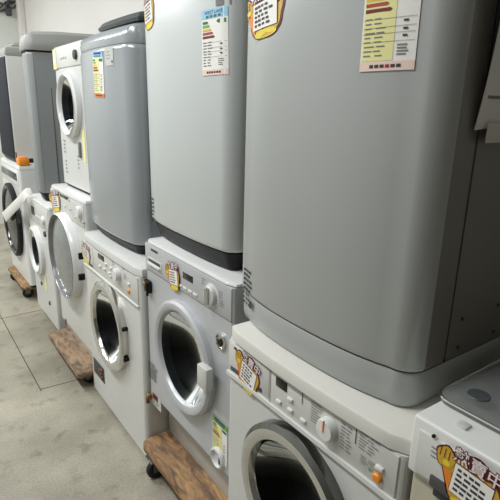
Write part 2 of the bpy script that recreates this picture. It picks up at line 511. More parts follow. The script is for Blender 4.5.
# control panel: proud fascia with a pale ledge under it
pz0 = .787; pz1 = A.zt - .003
pan = mb('panel_grey').box(-.004, .004, -hwA + .012, hwA - .006, pz0, pz1, .002).build('control_panel', r)
mb('white_plastic').prism([(-hwA + .008, pz0 - .010), (hwA - .003, pz0 - .010), (hwA - .003, pz0), (-hwA + .008, pz0)], -.010, .003).build('ledge', pan)
yd, _ = A.f(272, 380)
mb('print_grey').box(-.0046, .0, yd - .0008, yd + .0008, pz0, pz1).build('drawer_gap', pan)
dw = mb('panel_grey').box(-.0055, .002, yd + .004, hwA - .012, pz0 + .006, pz1 - .004, .0015).build('detergent_drawer', r)
y0, z0 = A.f(232, 375); y1, z1 = A.f(264, 393)
mb('gasket').box(-.0062, 0, min(y0, y1), max(y0, y1), pz0 + .006, pz0 + .020, .0025).build('drawer_grip', dw)
ys, zs = A.f(236, 346)
mb('black_plastic').box(-.0065, 0, ys - .012, ys, zs - .006, zs, .001).build('badge', dw)
ys, zs = A.f(237, 372)
hot_sale(dw, ys + .014, zs - .012, math.radians(-14), .105, lambda y, z: -.0055)
ya, za = A.f(279, 377); yb, zb_ = A.f(288, 386)
mb('black_gloss').box(-.006, 0, yb - .002, ya + .004, zb_ - .014, za + .002, .001).build('display', pan)
for (u, v) in ((280.5, 401), (292, 399), (292, 409.5), (305, 420)):
    y, z = A.f(u, v); mb('white_plastic').box(-.009, 0, y - .009, y + .009, z - .0045, z + .0045, .003).build('button', pan)
def printed(parent, blocks, x):
    for fn in blocks:
        P = Print(0, 0, 0, lambda y, z: x); fn(P); P.build('printing', parent)
P = Print(0, 0, 0, lambda y, z: -.004)
NP = lambda: Print(0, 0, 0, lambda y, z: -.004)
for (u, v0, v1) in ((304.5, 391, 404), (358.5, 428, 444)):
    y, z = A.f(u, v0); _, q = A.f(u, v1); P = NP(); P.rect(-y - .001, q, -y + .001, z, 'print_dark', 1, 1); P.build('printing', pan)
y, z = A.f(313, 401); P = NP(); P.lines(-y, z - .045, -y + .05, z + .012, 9, 'print_grey', 1, .28, 1); P.build('printing', pan)
y, z = A.f(343, 425); P = NP(); P.lines(-y, z - .05, -y + .035, z + .012, 8, 'print_grey', 1, .28, 2); P.build('printing', pan)
y, z = A.f(361, 434); P = NP(); P.lines(-y, z - .028, -y + .055, z + .012, 6, 'print_grey', 1, .28, 2); P.build('printing', pan)
y, z = A.f(362, 456); P = NP(); P.lines(-y, z - .012, -y + .05, z + .008, 4, 'print_grey', 1, .28, 2); P.build('printing', pan)
y, z = A.f(370, 468); P = NP(); P.rect(-y, z - .002, -y + .006, z + .002, 'green_led', 1, 1); P.build('printing', pan)
y, z = A.f(331, 427); knob(pan, y, z, .0235, .022, 'white_gloss', 'program_knob', 'orange', 'light_grey_plastic')
y, z = A.f(382, 467); mb('white_plastic').box(-.011, 0, y - .009, y + .009, z - .0045, z + .0045, .003).build('button', pan)
y, z = A.f(380, 476); b = MB().mat('orange'); b.lathe(y, z, [(0, .009), (-.010, .009), (-.013, .007), (-.0135, .0005)], 24, sy=1.15, cap=True).build('power_knob', pan)

# --- silver machine on the dolly
B = FrontLoader('washing_machine', 'silver front loader with big white ringed door, standing on the wooden dolly', 'washing machine',
                .71, 1.05, 1.632, .135, .983, 'silver_front', .54, kick=.21, kick_x=.075, kick_mat='light_grey_plastic', slab=.012, slab_mat='white_gloss', bulge=0., r=.008, door=(1.337, .634, .158), lip=.002)
r = B.root; hwB = B.w / 2
dB = B.door(.199, .158, .026, 'silver_front', 'door_glass', .09, face='silver_front', side='silver_front', edge=.008)
y, z = B.f(204, 376, -.035); mb('light_grey_plastic').box(-.046, -.02, y - .03, y + .026, z - .04, z + .035, .005).build('door_handle', dB)
pz0 = B.f(185, 292)[1]; 
pan = mb('silver_front').box(-.004, .004, -hwB + .004, hwB - .004, pz0, B.zt - .001, .002).build('control_panel', r)
mb('print_grey').box(-.001, .004, -hwB + .004, hwB - .004, pz0 - .003, pz0, 0).build('panel_gap', pan)
y0, z0 = B.f(149, 256); y1, z1 = B.f(163, 273)
dr = mb('light_grey_plastic').box(-.006, 0, y1, y0, z1 - .004, z0 + .002, .003).build('detergent_drawer', pan)
mb('gasket').box(-.0066, 0, y1 + .008, y0 - .006, z1 + .016, z0 - .002, .003).build('drawer_grip', dr)
mb('white_gloss').box(-.012, 0, y1 + .008, y0 - .006, z1 + .006, z1 + .016, .003).build('drawer_lip', dr)
y, z = B.f(152, 249); P = NP(); P.rect(-y, z - .004, -y + .055, z + .004, 'print_dark', 1, 2); P.build('badge', pan)
for (u, v) in ((203, 280), (205, 292), (220, 293), (221, 302)):
    y, z = B.f(u, v); P = NP(); P.lines(-y, z - .012, -y + .03, z + .012, 3, 'print_grey', 1, .25, 1); P.build('printing', pan)
y0, z0 = B.f(184, 270); y1, z1 = B.f(194, 284)
mb('black_gloss').box(-.0055, 0, y1, y0, z1 + .002, z0 - .004, .001).build('display', pan)
y0, z0 = B.f(179, 283); y1, z1 = B.f(199, 297)
for k in range(4):
    ww = (y0 - y1) / 4
    mb('white_plastic').box(-.007, 0, y1 + ww * k + .003, y1 + ww * (k + 1) - .003, (z0 + z1) / 2 - .004, (z0 + z1) / 2 + .005, .002).build('button', pan)
y, z = B.f(213, 295); kb = knob(pan, y, z, .030, .018, 'light_grey_plastic', 'program_knob', None, 'white_plastic')
mb('chrome').box(-.03, -.016, y - .006, y + .006, z - .027, z + .027, .004).build('knob_grip', kb)
y, z = B.f(170.5, 285); hot_sale(pan, y + .012, z - .012, math.radians(8), .098, lambda y, z: -.0065, hand=True)
# bracket hooked over the far edge
y, z = B.f(149, 286); br = MB().mat('black_plastic').box(-.016, .0, y - .03, y + .012, z - .02, z + .028, .005); br.mat('brass').cyl((-.016, y + .0, z + .012), 'x', .010, .012, 16, .002)
br.mat('black_plastic').box(-.022, -.012, y - .024, y - .016, z - .03, z + .02, .003); br.mat('white_gloss').box(-.018, -.012, y - .02, y - .006, z - .024, z - .017, .001)
br.build('transport_bracket', r)
y, z = B.f(221.5, 341); lk = MB().mat('chrome').lathe(y, z, [(.0, .026), (-.006, .026), (-.008, .021), (-.003, .019), (-.003, .0005)], 32, cap=True); lk.mat('black_plastic').cyl((-.006, y - .004, z - .002), 'x', .011, .006, 20, .001)
lk.build('lock', r)
y, z = B.f(149.5, 374); spec_print(r, y, z - .01, .085, .075, 6)
y0, z0 = B.f(153, 399); wl = Print(y0 + .01, z0 - .02, 0); wl.rect(0, 0, .085, .06, 'light_grey_plastic', 1); wl.rect(.012, .03, .06, .055, 'maroon', 2, 2); wl.lines(.01, .004, .075, .028, 3, 'print_grey', 2, .4, 2); wl.build('warning_label', r)
b = MB().mat('brass').box(-.02, .002, y0 + .002, y0 + .026, z0 + .0, z0 + .022, .004); b.mat('rust').box(-.024, -.01, y0 + .006, y0 + .018, z0 - .018, z0 + .01, .003); b.build('side_catch', r)
y, z = B.f(213, 440)
energy_label(r, y, z - .05, 0, .085, .15, header='en_green2', yellow=True, footer='card_white')
y, z = B.f(219, 457); b = MB().mat('white_gloss').lathe(y, z, [(.0, .035), (-.012, .034), (-.014, .029), (-.004, .026), (-.003, .0005)], 32, cap=True); b.mat('black_plastic').box(-.008, -.002, y - .03, y - .006, z - .02, z + .004, .003); b.build('filter_door', r)

# --- white machine with chrome door on the floor
Cc = FrontLoader('washing_machine', 'white front loader with narrow chrome ringed door and small square hatch, standing on the floor', 'washing machine',
                 .69, 1.645, 2.325, 0.0, .862, 'white_enamel', .56, kick=.022, kick_x=.012, kick_mat='black_plastic', slab=.036, slab_mat='white_enamel', bulge=.006, r=.018, door=(2.0, .496, .158))
r = Cc.root; hwC = Cc.w / 2
dC = Cc.door(.206, .158, .030, 'chrome', 'door_glass', .10, face='pale_chrome', side='chrome')
for z in (.42, .56): mb('black_plastic').box(-.024, .0, Cc.cy - .2065, Cc.cy - .196, z - .009, z + .009, .003).build('hinge', dC)
pz0 = Cc.f(110, 282)[1]; pz1 = Cc.zt - .003
pan = mb('panel_grey').box(-.004, .004, -hwC + .02, hwC - .012, pz0, pz1, .002).build('control_panel', r)
mb('white_plastic').box(-.009, .003, -hwC + .016, hwC - .012, pz0 - .010, pz0, .003).build('ledge', pan)
y0, z0 = Cc.f(84, 259); y1, z1 = Cc.f(95, 271)
dw = mb('panel_grey').box(-.0055, .0, y1, hwC - .02, pz0 + .006, pz1 - .004, .0015).build('detergent_drawer', pan)
mb('gasket').box(-.0062, 0, y1 + .008, hwC - .03, pz0 + .008, pz0 + .020, .002).build('drawer_grip', dw)
y, z = Cc.f(81.5, 252); hot_sale(dw, y + .0, z - .025, math.radians(-4), .10, lambda y, z: -.0055, hand=False, sx=1.5)
y0, z0 = Cc.f(99, 252); y1, z1 = Cc.f(105, 262)
mb('black_gloss').box(-.006, 0, y1, y0, z1 + .002, z0 - .003, .001).build('display', pan)
for (u, v) in ((101, 266), (105.5, 269), (110.5, 273), (107, 264), (112, 268), (111.5, 276)):
    y, z = Cc.f(u, v); mb('white_plastic').box(-.009, 0, y - .012, y + .012, z - .005, z + .005, .003).build('button', pan)
y, z = Cc.f(119.5, 274); knob(pan, y, z, .026, .024, 'white_gloss', 'program_knob', None, 'light_grey_plastic')
y, z = Cc.f(130, 284); mb('white_plastic').box(-.010, 0, y - .011, y + .011, z - .005, z + .005, .003).build('button', pan)
y, z = Cc.f(130, 291); mb('orange').box(-.011, 0, y - .012, y + .012, z - .007, z + .007, .004).build('power_knob', pan)
P = Print(0, 0, 0, lambda y, z: -.004)
for (u, v) in ((113, 262), (123, 267), (125, 276)):
    y, z = Cc.f(u, v); P = NP(); P.lines(-y, z - .01, -y + .04, z + .015, 4, 'print_grey', 1, .28, 1); P.build('printing', pan)
y0, z0 = Cc.f(94, 360); y1, z1 = Cc.f(105, 384)
ht = mb('gasket').box(-.003, 0, y1, y0, min(z0, z1) + .0, max(z0, z1) + .02, .003).build('pump_hatch', r)
b = MB().mat('rust')
for k in range(4): b.box(-.010, -.002, y1 + .012 + .015 * (k % 3), y1 + .036 + .015 * (k % 3), z1 + .018 + .013 * k, z1 + .032 + .013 * k, .003)
b.build('pump_fittings', ht)

# --- white machine with the grey domed door
D = FrontLoader('washing_machine', 'white front loader with large bulging grey domed door, under the white tumble dryer', 'washing machine',
                .72, 2.365, 2.985, .105, 1.0, 'white_enamel', .56, kick=.06, kick_x=.02, slab=.02, slab_mat='white_gloss', r=.015, door=(2.70, .640, .215))
r = D.root; hwD = D.w / 2
dD = D.door(.243, .222, .05, 'frosted_dome', 'frosted_dome', dome=.03, face='frosted_dome', side='white_gloss', edge=.012)
for v in (256, 277):
    y, z = D.f(81, v, -.03); mb('black_plastic').box(-.043, -.01, y - .009, y + .006, z - .017, z + .017, .004).build('hinge', dD)
pan = mb('panel_grey').box(-.004, .004, -hwD + .015, hwD - .012, .755, D.zt - .003, .002).build('control_panel', r)
y0, z0 = D.f(62, 194); y1, z1 = D.f(69, 201)
mb('black_gloss').box(-.007, 0, y1 - .02, y0 + .02, z1 + .004, z0, .002).build('display', pan)
mb('white_gloss').box(-.010, 0, y1 - .03, y1 - .012, z1 + .004, z0 - .002, .002).build('button', pan)
y, z = D.f(81, 212); knob(pan, y, z, .03, .022, 'white_gloss', 'program_knob', None, 'light_grey_plastic')
for (u, v) in ((66, 206), (71, 209), (76, 217), (84, 222)):
    y, z = D.f(u, v); mb('light_grey_plastic').box(-.008, 0, y - .014, y + .014, z - .004, z + .004, .002).build('button', pan)
y, z = D.f(51.5, 204); hot_sale(r, y - .005, z - .045, math.radians(10), .125, lambda y, z: -.006, sx=1.8)
P = Print(0, 0, 0, lambda y, z: -.0)
y, z = D.f(66, 327); P.rect(-y, z + .02, -y + .03, z + .06, 'maroon', 1, 1); P.build('warning_label', r)

# --- slim white machine with round porthole
E_ = FrontLoader('washing_machine', 'slim white front loader with small white ringed porthole, beside the big grey domed door', 'washing machine',
                 .70, 3.01, 3.55, .0, .858, 'white_enamel', .50, kick=.06, kick_x=.05, kick_mat='beige_plastic', slab=.02, slab_mat='white_gloss', r=.012, door=(3.365, .507, .125))
r = E_.root; hwE = E_.w / 2
E_.door(.166, .125, .03, 'white_gloss', 'door_glass', .08, face='white_plastic', side='white_gloss', edge=.02)
pan = mb('panel_grey').box(-.004, .004, -hwE + .012, hwE - .012, .70, E_.zt - .004, .002).build('control_panel', r)
mb('gasket').box(-.007, 0, hwE - .2, hwE - .12, .745, .80, .004).build('display', pan)
for k in range(4): mb('white_plastic').box(-.009, 0, -.0 - .05 * k, .03 - .05 * k, .745, .757, .003).build('button', pan)
knob(pan, -.17, .76, .026, .02, 'white_gloss', 'program_knob', None, 'light_grey_plastic')
y, z = E_.f(45.5, 234); mb('gasket').cyl((-.004, y, z), 'x', .018, .012, 20, .002).build('door_latch', r)
for (u, v) in ((42, 283), (50, 303)):
    y, z = E_.f(u, v); mb('gasket').cyl((-.002, y, z), 'x', .014, .008, 20, .002).build('screw_cap', r)
P = Print(0, 0, 0); y, z = E_.f(45, 282); P.rect(-y, z - .05, -y + .05, z + .05, 'pale_yellow', 1, 1); P.build('care_label', r)

# --- white machine with black door at the far end
G = FrontLoader('washing_machine', 'white front loader with large black glass door and black display strip, at the far left', 'washing machine',
                .70, 3.75, 4.42, .11, 1.022, 'white_gloss', .52, kick=.02, kick_x=.02, kick_mat='black_plastic', slab=.03, slab_mat='white_gloss', r=.02, door=(4.09, .575, .2))
r = G.root; hwG = G.w / 2
G.door(.285, .235, .035, 'black_gloss', 'black_dome', dome=.02, face='black_dome', side='black_plastic', edge=.02)
pan = mb('white_gloss').box(-.004, .004, -hwG + .02, hwG - .02, .765, .875, .002).build('control_panel', r)
y0, z0 = G.f(1, 166); y1, z1 = G.f(17, 176)
mb('black_gloss').box(-.007, 0, -hwG + .06, hwG - .05, .80, .852, .002).build('display', pan)
mb('orange').box(-.008, 0, -hwG + .07, -hwG + .08, .815, .83, .001).build('indicator', pan)
y, z = G.f(21, 216); mb('gasket').box(-.03, 0, y - .02, y + .02, z - .05, z + .05, .006).build('door_handle', r)

# --- beige machine in the near corner
K = FrontLoader('washing_machine', 'beige appliance cropped by the right lower corner, white fascia and clear lid on top', 'washing machine',
                .650, -.18, .403, 0.0, .961, 'beige_plastic', .56, kick=.03, kick_x=.02, kick_mat='black_plastic', r=.008)
r = K.root; hwK = K.w / 2
fz0 = K.f(414, 467)[1]
# the moulded white upper casing
cas = MB().mat('white_plastic'); cas.box(-.012, .57, -hwK - .001, hwK + .003, fz0 - .002, .974, .006, 3)
cas.build('top_casing', r)
fa = mb('light_grey_plastic').box(-.0165, .0, -hwK + .01, hwK - .012, fz0 + .008, .955, .003).build('fascia', r)
yn, zn = K.f(434, 478)
mb('gasket').box(-.0185, .0, -hwK + .05, yn, fz0 + .0, fz0 + .026, .006).build('grip_recess', fa)
mb('print_dark').box(-.006, .0, -hwK + .05, yn - .004, fz0 - .022, fz0 + .004, .002).build('grip_painted_shade', r)  # dark strip standing in for the shade below the grip
y, z = K.f(434, 436, -.0165); mb('black_plastic').cyl((-.017, y, z), 'x', .003, .004, 10).build('indicator', fa)
y, z = K.f(437, 452, -.0165); 
P = Print(0, 0, 0, lambda y, z: -.0165); 
y, z = K.f(432, 446, -.0165); P.lines(-y, z - .02, -y + .018, z + .004, 3, 'print_grey', 1, .25, 1); P.build('printing', fa)
y0, z0 = K.f(432, 432, -.0165); y1, z1 = K.f(497, 478, -.0165)
ln = math.hypot(y0 - y1, z1 - z0); an = math.atan2(z1 - z0, y0 - y1)
hot_sale(fa, y0 + .88 * ln * math.sin(-an) * -1, z0 - .88 * ln * math.cos(an), an, ln / 1.02, lambda y, z: -.0185)
mb('light_grey_plastic').box(.016, .036, hwK - .072, hwK - .052, .97, .978, .003).build('lid_catch', r)

# clear lid lying on it
lid = thing('clear_lid', 'clear grey plastic lid lying on the beige appliance in the near corner', 'lid', (.702, .122, .975))
o = lambda off, e=0: [(x, y) for x, y in outline_rect(off, .44 - off, -.292 + off, .292 - off, .03 - off * .5, 5)]
rings = [[(x, y, z) for x, y in o(off)] for z, off in ((0, .0), (.007, 0), (.010, .003), (.014, .016), (.016, .03))]
MB().mat('lid_glass').loft(rings).build('lid_panel', lid)
mb('chrome').tube([(x, y, .009) for x, y in o(-.001)] + [(o(-.001)[0][0], o(-.001)[0][1], .009)], .0022, 6).build('rim', lid)
b = MB().mat('dark_lid')
b.cyl((.05, .24, .0165), 'z', .019, .003, 28, .001).build('vent_disc', lid)
mb('white_gloss').box(.05, .058, -.2, .20, .015, .019, .0015).build('handle_bar', lid)
b = MB().mat('steel').cyl((.22, .12, .02), 'z', .04, .012, 28, .003); b.mat('white_plastic').cyl((.22, .12, .027), 'z', .02, .006, 20, .002)
b.build('knob', lid)

# ------------------------------------------------------------------ top loaders
class TopLoader:
    def __init__(s, name, label, X, yc, z0, w, d, h, rot=0., bulge=.03, rc=.07, body='pewter', side=None, base='pewter', base_h=.06, base_in=.012, taper=.0, panel_d=.09, top_rise=.06, lid='lid_grey', lid_z=0., cat='washing machine', top_mat=None, groove=True, panel_h=None):
        s.X = X; s.yc = yc; s.z0 = z0; s.w = w; s.d = d; s.h = h; s.bulge = bulge; s.rc = rc; s.rot = rot; s.taper = taper
        s.root = thing(name, label, cat, (X, yc, z0), rot)
        T = lambda z: -taper * (z / h)
        def rings(zs, x_cut=None, out=0.):
            rs = []
            for z, off in zs: rs.append([(x, y, z) for x, y in s.outline(off + T(z) - out)])
            return rs
        gz = base_h
        mb(base).loft(rings([(0, base_in + .008), (.006, base_in + .003), (.02, base_in), (gz - .004, base_in * .35), (gz, base_in * .35 + .002)])).build('base', s.root, sharp=45)
        zt = panel_h or (h - .02)
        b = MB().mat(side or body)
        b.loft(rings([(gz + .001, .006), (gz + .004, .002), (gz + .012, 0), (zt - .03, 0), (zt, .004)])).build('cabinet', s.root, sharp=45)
        # the front panel wraps the front and both front corners
        sec = [p for p in range(len(s.outline(0))) if s.front_pt(p, panel_d)]
        def arc(off): o = s.outline(off); return [o[i] for i in sec]
        fr = []
        for z, off in ((gz + .002, .004), (gz + .006, -.001), (gz + .014, -.003), (zt - .02, -.003), (zt - .008, .0), (zt, .006)):
            a = arc(off + T(z)); inn = arc(.012 + T(z))
            fr.append([(x, y, z) for x, y in a] + [(x, y, z) for x, y in reversed(inn)])
        mb(body).loft(fr).build('front_panel', s.root, sharp=45)
        # top frame rising to the back, and lid
        tm = top_mat or body
        rr = []
        for dz, off in ((0, .003), (.02, .0), (.05, .012), (.062, .05)):
            rr.append([(x, y, zt + .001 + dz + (top_rise * max(0, x) / d if dz > .01 else 0)) for x, y in s.outline(off + T(h))])
        mb(tm).loft(rr).build('top_frame', s.root, sharp=45)
        ll = []
        for dz, off in ((.0, .075), (.012, .07), (.03, .085), (.036, .14)):
            ll.append([(x, y, zt + .060 + lid_z + dz + top_rise * max(0, x) / d) for x, y in s.outline(off)])
        mb(lid).loft(ll).build('lid', s.root, sharp=45)
        s.zt = zt
        for sy in (-1, 1):
            for x in (.09, d - .08):
                mb('rubber').cyl((x, sy * (w / 2 - .1), .0065), 'z', .025, .013, 16, .001).build('foot', s.root)
    def front_pt(s, i, dd):
        o = s.outline(0)[i]; return o[0] <= s.bulge + dd
    def outline(s, off):
        w, d, r = s.w / 2 - off, s.d, max(.004, s.rc - off); yf = w - r
        pts = []
        n = 20
        # starts mid of the +y side, goes over the front to the -y side, then the back
        side = [s.bulge + s.rc + .002, s.bulge + .11, s.bulge + .16]
        for x in reversed(side): pts.append((x if x != side[0] else s.bulge + off + r + .001, w))
        for k in range(9):
            a = PI / 2 * k / 8; pts.append((s.bulge + off + r - r * math.sin(a), yf + r * math.cos(a)))
        for k in range(1, n):
            t = 1 - 2 * k / n; pts.append((off + s.bulge * (t * t * .55 + t ** 4 * .45), yf * t))
        for k in range(9):
            a = PI / 2 * k / 8; pts.append((s.bulge + off + r - r * math.cos(a), -yf - r * math.sin(a)))
        for x in side: pts.append((x if x != side[0] else s.bulge + off + r + .001, -w))
        rb = .03
        for k in range(4):
            a = PI / 2 * k / 3; pts.append((d - off - rb + rb * math.sin(a), -w + rb - rb * math.cos(a)))
        for k in range(4):
            a = PI / 2 * k / 3; pts.append((d - off - rb + rb * math.cos(a), w - rb + rb * math.sin(a)))
        return pts
    def surf(s, y, z):
        off = -s.taper * z / s.h - .003
        w = s.w / 2 - off; r = s.rc - off; yf = w - r
        if abs(y) <= yf: t = y / yf; return off + s.bulge * (t * t * .55 + t ** 4 * .45)
        q = min(abs(y) - yf, r); return s.bulge + off + r - math.sqrt(max(r * r - q * q, 0))
    def loc(s, u, v):
        """local (y, z) of the front surface seen at u, v"""
        x = s.X
        inv = Matrix.Rotation(-s.rot, 3, 'Z')
        for _ in range(12):
            p = at(u, v, x); l = inv @ (p - Vector((s.X, s.yc, s.z0)))
            err = s.surf(l[1], l[2]) - l[0]
            x += err * .7
        return l[1], l[2]

# --- big grey one
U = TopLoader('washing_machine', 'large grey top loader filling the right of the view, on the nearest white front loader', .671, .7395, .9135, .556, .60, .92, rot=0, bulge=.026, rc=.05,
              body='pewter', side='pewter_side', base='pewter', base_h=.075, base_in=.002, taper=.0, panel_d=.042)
r = U.root
y, z = U.loc(360, 72); energy_label(r, y, z, math.radians(.5), .098, .158, U.surf, header='header_blue', footer='pink')
y, z = U.loc(262, 42); hot_sale(r, .270, z, math.radians(3), .104, U.surf, sx=1.75)
mb('print_dark').box(.128, .131, -U.w / 2 - .0012, -U.w / 2 + .002, .08, .88).build('side_seam', r)
for zz in (.10, .16):
    for xx in (.17, .30): mb('print_dark').cyl((xx, -U.w / 2 - .0005, zz), 'y', .004, .003, 12).build('rivet', r)
y, z = U.loc(243.5, 302)
P = Print(y, z, 0, U.surf); P.lines(0, .0, .055, .10, 8, 'print_dark', 1, .5, 3); P.rect(.04, .002, .056, .022, 'print_dark', 2, 2); P.build('spec_label', r)

# --- pale silver one
V = TopLoader('washing_machine', 'pale silver top loader with blue headed energy label, on the silver front loader', .730, 1.400, .987, .562, .56, .93, rot=math.radians(-1), bulge=.014, rc=.05,
              body='pale_silver', base='black_plastic', base_h=.058, base_in=.02, taper=.006, panel_d=.06)
r = V.root
y, z = V.loc(203, 76); energy_label(r, y, z, math.radians(1), .104, .163, V.surf, title='WEST LAKE', yellow=False, footer='pink')
y, z = V.loc(160, 29); hot_sale(r, .272, z, math.radians(6), .112, V.surf, sx=1.2)
y, z = V.loc(158, 226); P = Print(.268, z - .004, 0, V.surf); P.lines(0, 0, .065, .10, 7, 'print_dark', 1, .5, 2); P.build('spec_label', r)
y, z = V.loc(216, 2); P = Print(y, z - .01, 0, V.surf); P.rect(0, 0, .05, .04, 'print_grey', 1, 2); P.build('badge', r)

# --- blue grey one with the dark lid
W = TopLoader('washing_machine', 'blue grey top loader with dark lid and yellow energy label, behind the pale silver one', .724, 2.070, .866, .576, .56, .86, rot=0, bulge=.014, rc=.06,
              body='blue_grey', base='black_plastic', base_h=.04, base_in=.018, taper=.006, panel_d=.09, top_rise=.09, lid='dark_lid', lid_z=.015, panel_h=.80)
r = W.root
y, z = W.loc(95, 97); energy_label(r, y, z, math.radians(-2), .115, .176, W.surf, header='header_blue', footer='en_orange')
y, z = W.loc(106, 66); P = Print(y, z, 0, W.surf); P.rect(0, 0, .07, .065, 'light_grey_plastic', 1, 3); P.lines(.01, .02, .06, .055, 3, 'print_grey', 2, .2, 1); P.rect(.055, .008, .064, .018, 'print_dark', 2, 1); P.build('paper_label', r)

# --- the grey one seen from its side
X5 = TopLoader('washing_machine', 'dull grey top loader showing its plain side, on the slim front loader', .735, 3.39, .863, .40, .58, .90, rot=math.radians(-13), bulge=.02, rc=.035,
               body='mid_grey', side='mid_grey', base='black_plastic', base_h=.05, base_in=.02, taper=.012, panel_d=.03, top_rise=.02, panel_h=.872)
r = X5.root
X5c = MB().mat('lid_grey')
zt = X5.zt
rr = []
for z, off, k in ((zt + .006, -.022, 0), (zt + .012, -.026, 0), (zt + .045, -.024, 1), (zt + .085, -.012, 1), (zt + .105, .03, 1)):
    rr.append([(x, y, z + (0 if not k else .0 + .05 * math.sin(min(1, max(0, x) / .3) * PI / 2) * (.3 if k else 0))) for x, y in X5.outline(off)])
X5c.loft(rr).build('lid_cover', r, sharp=45)
mb('black_plastic').loft([[(x, y, z) for x, y in X5.outline(-.012)] for z in (zt - .002, zt + .007)]).build('lid_seam', r)
b = mb('gasket')
for x in (.13, .2): b.box(x, x + .004, -X5.w / 2 - .009, -X5.w / 2 + .01, .07, zt - .01)
b.build('side_groove', r)

# --- navy fronted one at the far end
X6 = TopLoader('washing_machine', 'white sided top loader with navy front, in the far corner', .712, 4.16, 1.024, .50, .56, .80, rot=0, bulge=.006, rc=.012,
               body='navy', side='white_plastic', base='black_plastic', base_h=.03, base_in=.012, taper=.0, panel_d=.004, top_rise=.03, panel_h=.735, top_mat='lid_grey')

# ------------------------------------------------------------------ dryer stacked on the domed one
Y4 = FrontLoader('tumble_dryer', 'white tumble dryer with dark oval porthole, stacked on the domed door machine', 'dryer',
                 .782, 2.425, 2.925, 1.004, 1.735, 'white_enamel', .5, kick=.015, kick_x=.012, kick_mat='black_plastic', r=.02, door=(2.66, 1.443, .13))
r = Y4.root; hwY = Y4.w / 2
Y4.door(.163, .13, .035, 'white_gloss', 'door_glass', .08, face='white_plastic', side='white_gloss', edge=.02)
ol = outline_rect(0, .5, -hwY, hwY, .02)
pan = mb('white_plastic').box(-.006, .004, -hwY + .012, hwY - .012, .625, .724, .004).build('control_panel', r)
knob(pan, -.16, .672, .022, .018, 'gasket', 'timer_knob', None, 'white_gloss')
for k in range(3): mb('light_grey_plastic').box(-.010, 0, .0 + .04 * k, .025 + .04 * k, .665, .678, .003).build('button', pan)
P = Print(hwY - .03, .622, 0, lambda y, z: -.006); P.rect(-.02, 0, .04, .10, 'pale_yellow', 1, 1); P.rect(-.012, .03, .02, .09, 'card_white', 2, 1); P.build('care_label', pan)
P = Print(0, 0, 0)
for (u, v, w_) in ((64, 146, .05), (66, 166, .04), (78, 162, .03)):
    y, z = Y4.f(u, v); P = Print(0, 0, 0); P.lines(-y, z - .04, -y + w_, z + .04, 4, 'print_grey', 1, .35, 2); P.build('printing', r)
y, z = Y4.f(83, 146); P = Print(0, 0, 0); P.rect(-y, z - .08, -y + .04, z + .08, 'pale_yellow', 1, 1); P.build('energy_label', r)
y, z = Y4.f(81, 152); mb('print_grey').box(-.012, 0, y - .01, y + .01, z - .03, z + .05, .004).build('door_latch', r)

# ------------------------------------------------------------------ dollies
def dolly(label, x0, x1, y0, y1, zt, m, thick=.04, rw=.042, rot=0., inset=(.075, .075)):
    cx, cy = (x0 + x1) / 2, (y0 + y1) / 2; hx, hy = (x1 - x0) / 2, (y1 - y0) / 2
    t = thing('furniture_dolly', label, 'dolly', (cx, cy, 0), rot)
    rings = [[(x, y, z) for x, y in outline_rect(-hx + o, hx - o, -hy + o, hy - o, .035, 5)] for z, o in ((zt - thick, .008), (zt - thick + .008, 0), (zt - .008, 0), (zt, .008))]
    mb(m).loft(rings).build('deck', t, sharp=50)
    for sx in (-1, 1):
        for sy in (-1, 1):
            px, py = sx * (hx - inset[0]), sy * (hy - inset[1])
            zw = zt - thick
            fk = MB().mat('steel').box(px - .03, px + .03, py - .03, py + .03, zw - .004, zw + .001, .001)
            for q in (-.017, .017): fk.box(px - .014, px + .02, py + q - .002, py + q + .002, rw - .006, zw - .002)
            c = fk.build('caster', t)
            mb('rubber').cyl((px + .005, py, rw), 'y', rw, .026, 28, .006).build('wheel', c)
    return t
dolly('worn wooden furniture dolly under the silver front loader, wide plank edge showing', .66, 1.22, 1.035, 1.638, .135, 'wood_worn', inset=(.024, .085))
dolly('grey brown wooden dolly under the machine with the grey domed door', .615, 1.24, 2.335, 2.94, .105, 'wood_grey', .038, .03)
dolly('pale wooden dolly at the far left under the black door machine', .655, 1.15, 3.80, 4.40, .11, 'wood_worn', .03, .04, inset=(.04, .07))

# ------------------------------------------------------------------ small things
# paper tag drooping from the corner of the far machine
pts = [(.735, 3.74, 1.026), (.70, 3.735, 1.02), (.672, 3.74, .985), (.655, 3.80, .94), (.645, 3.93, .90), (.64, 4.08, .865)]
def strip(pts, wv, thick, m, name):
    vs = []; fs = []
    for p in pts:
        for s_ in (0, 1):
            for t_ in (0, 1): vs.append((p[0] + wv[0] * s_ - thick * t_, p[1] + wv[1] * s_, p[2] + wv[2] * s_ + thick * t_))
    for i in range(len(pts) - 1):
        a, b_ = 4 * i, 4 * i + 4
        for j, k in ((0, 1), (1, 3), (3, 2), (2, 0)): fs.append((a + j, a + k, b_ + k, b_ + j))
    fs += [(0, 1, 3, 2), (len(vs) - 4, len(vs) - 3, len(vs) - 1, len(vs) - 2)]
    return mb(m).add(vs, fs)
tp = thing('paper_tag', 'long white paper tag drooping across the black glass door', 'tag', (0, 0, 0))
q = [at(30, 188, .69), at(26, 188, .672), at(23, 191, .655), at(17, 198, .645), at(9, 206, .64), at(2, 213, .635)]
q2 = [at(33, 194, .70), at(29, 196, .68), at(26.5, 198, .655), at(22, 205, .645), at(14.5, 213, .64), at(6, 222, .635)]
base = q[0].copy(); tp.location = base
vs = []; fs = []
for a, b_ in zip(q, q2):
    vs += [a - base, b_ - base]
n0 = len(vs)
vs += [v + Vector((-.0008, 0, .0006)) for v in vs]
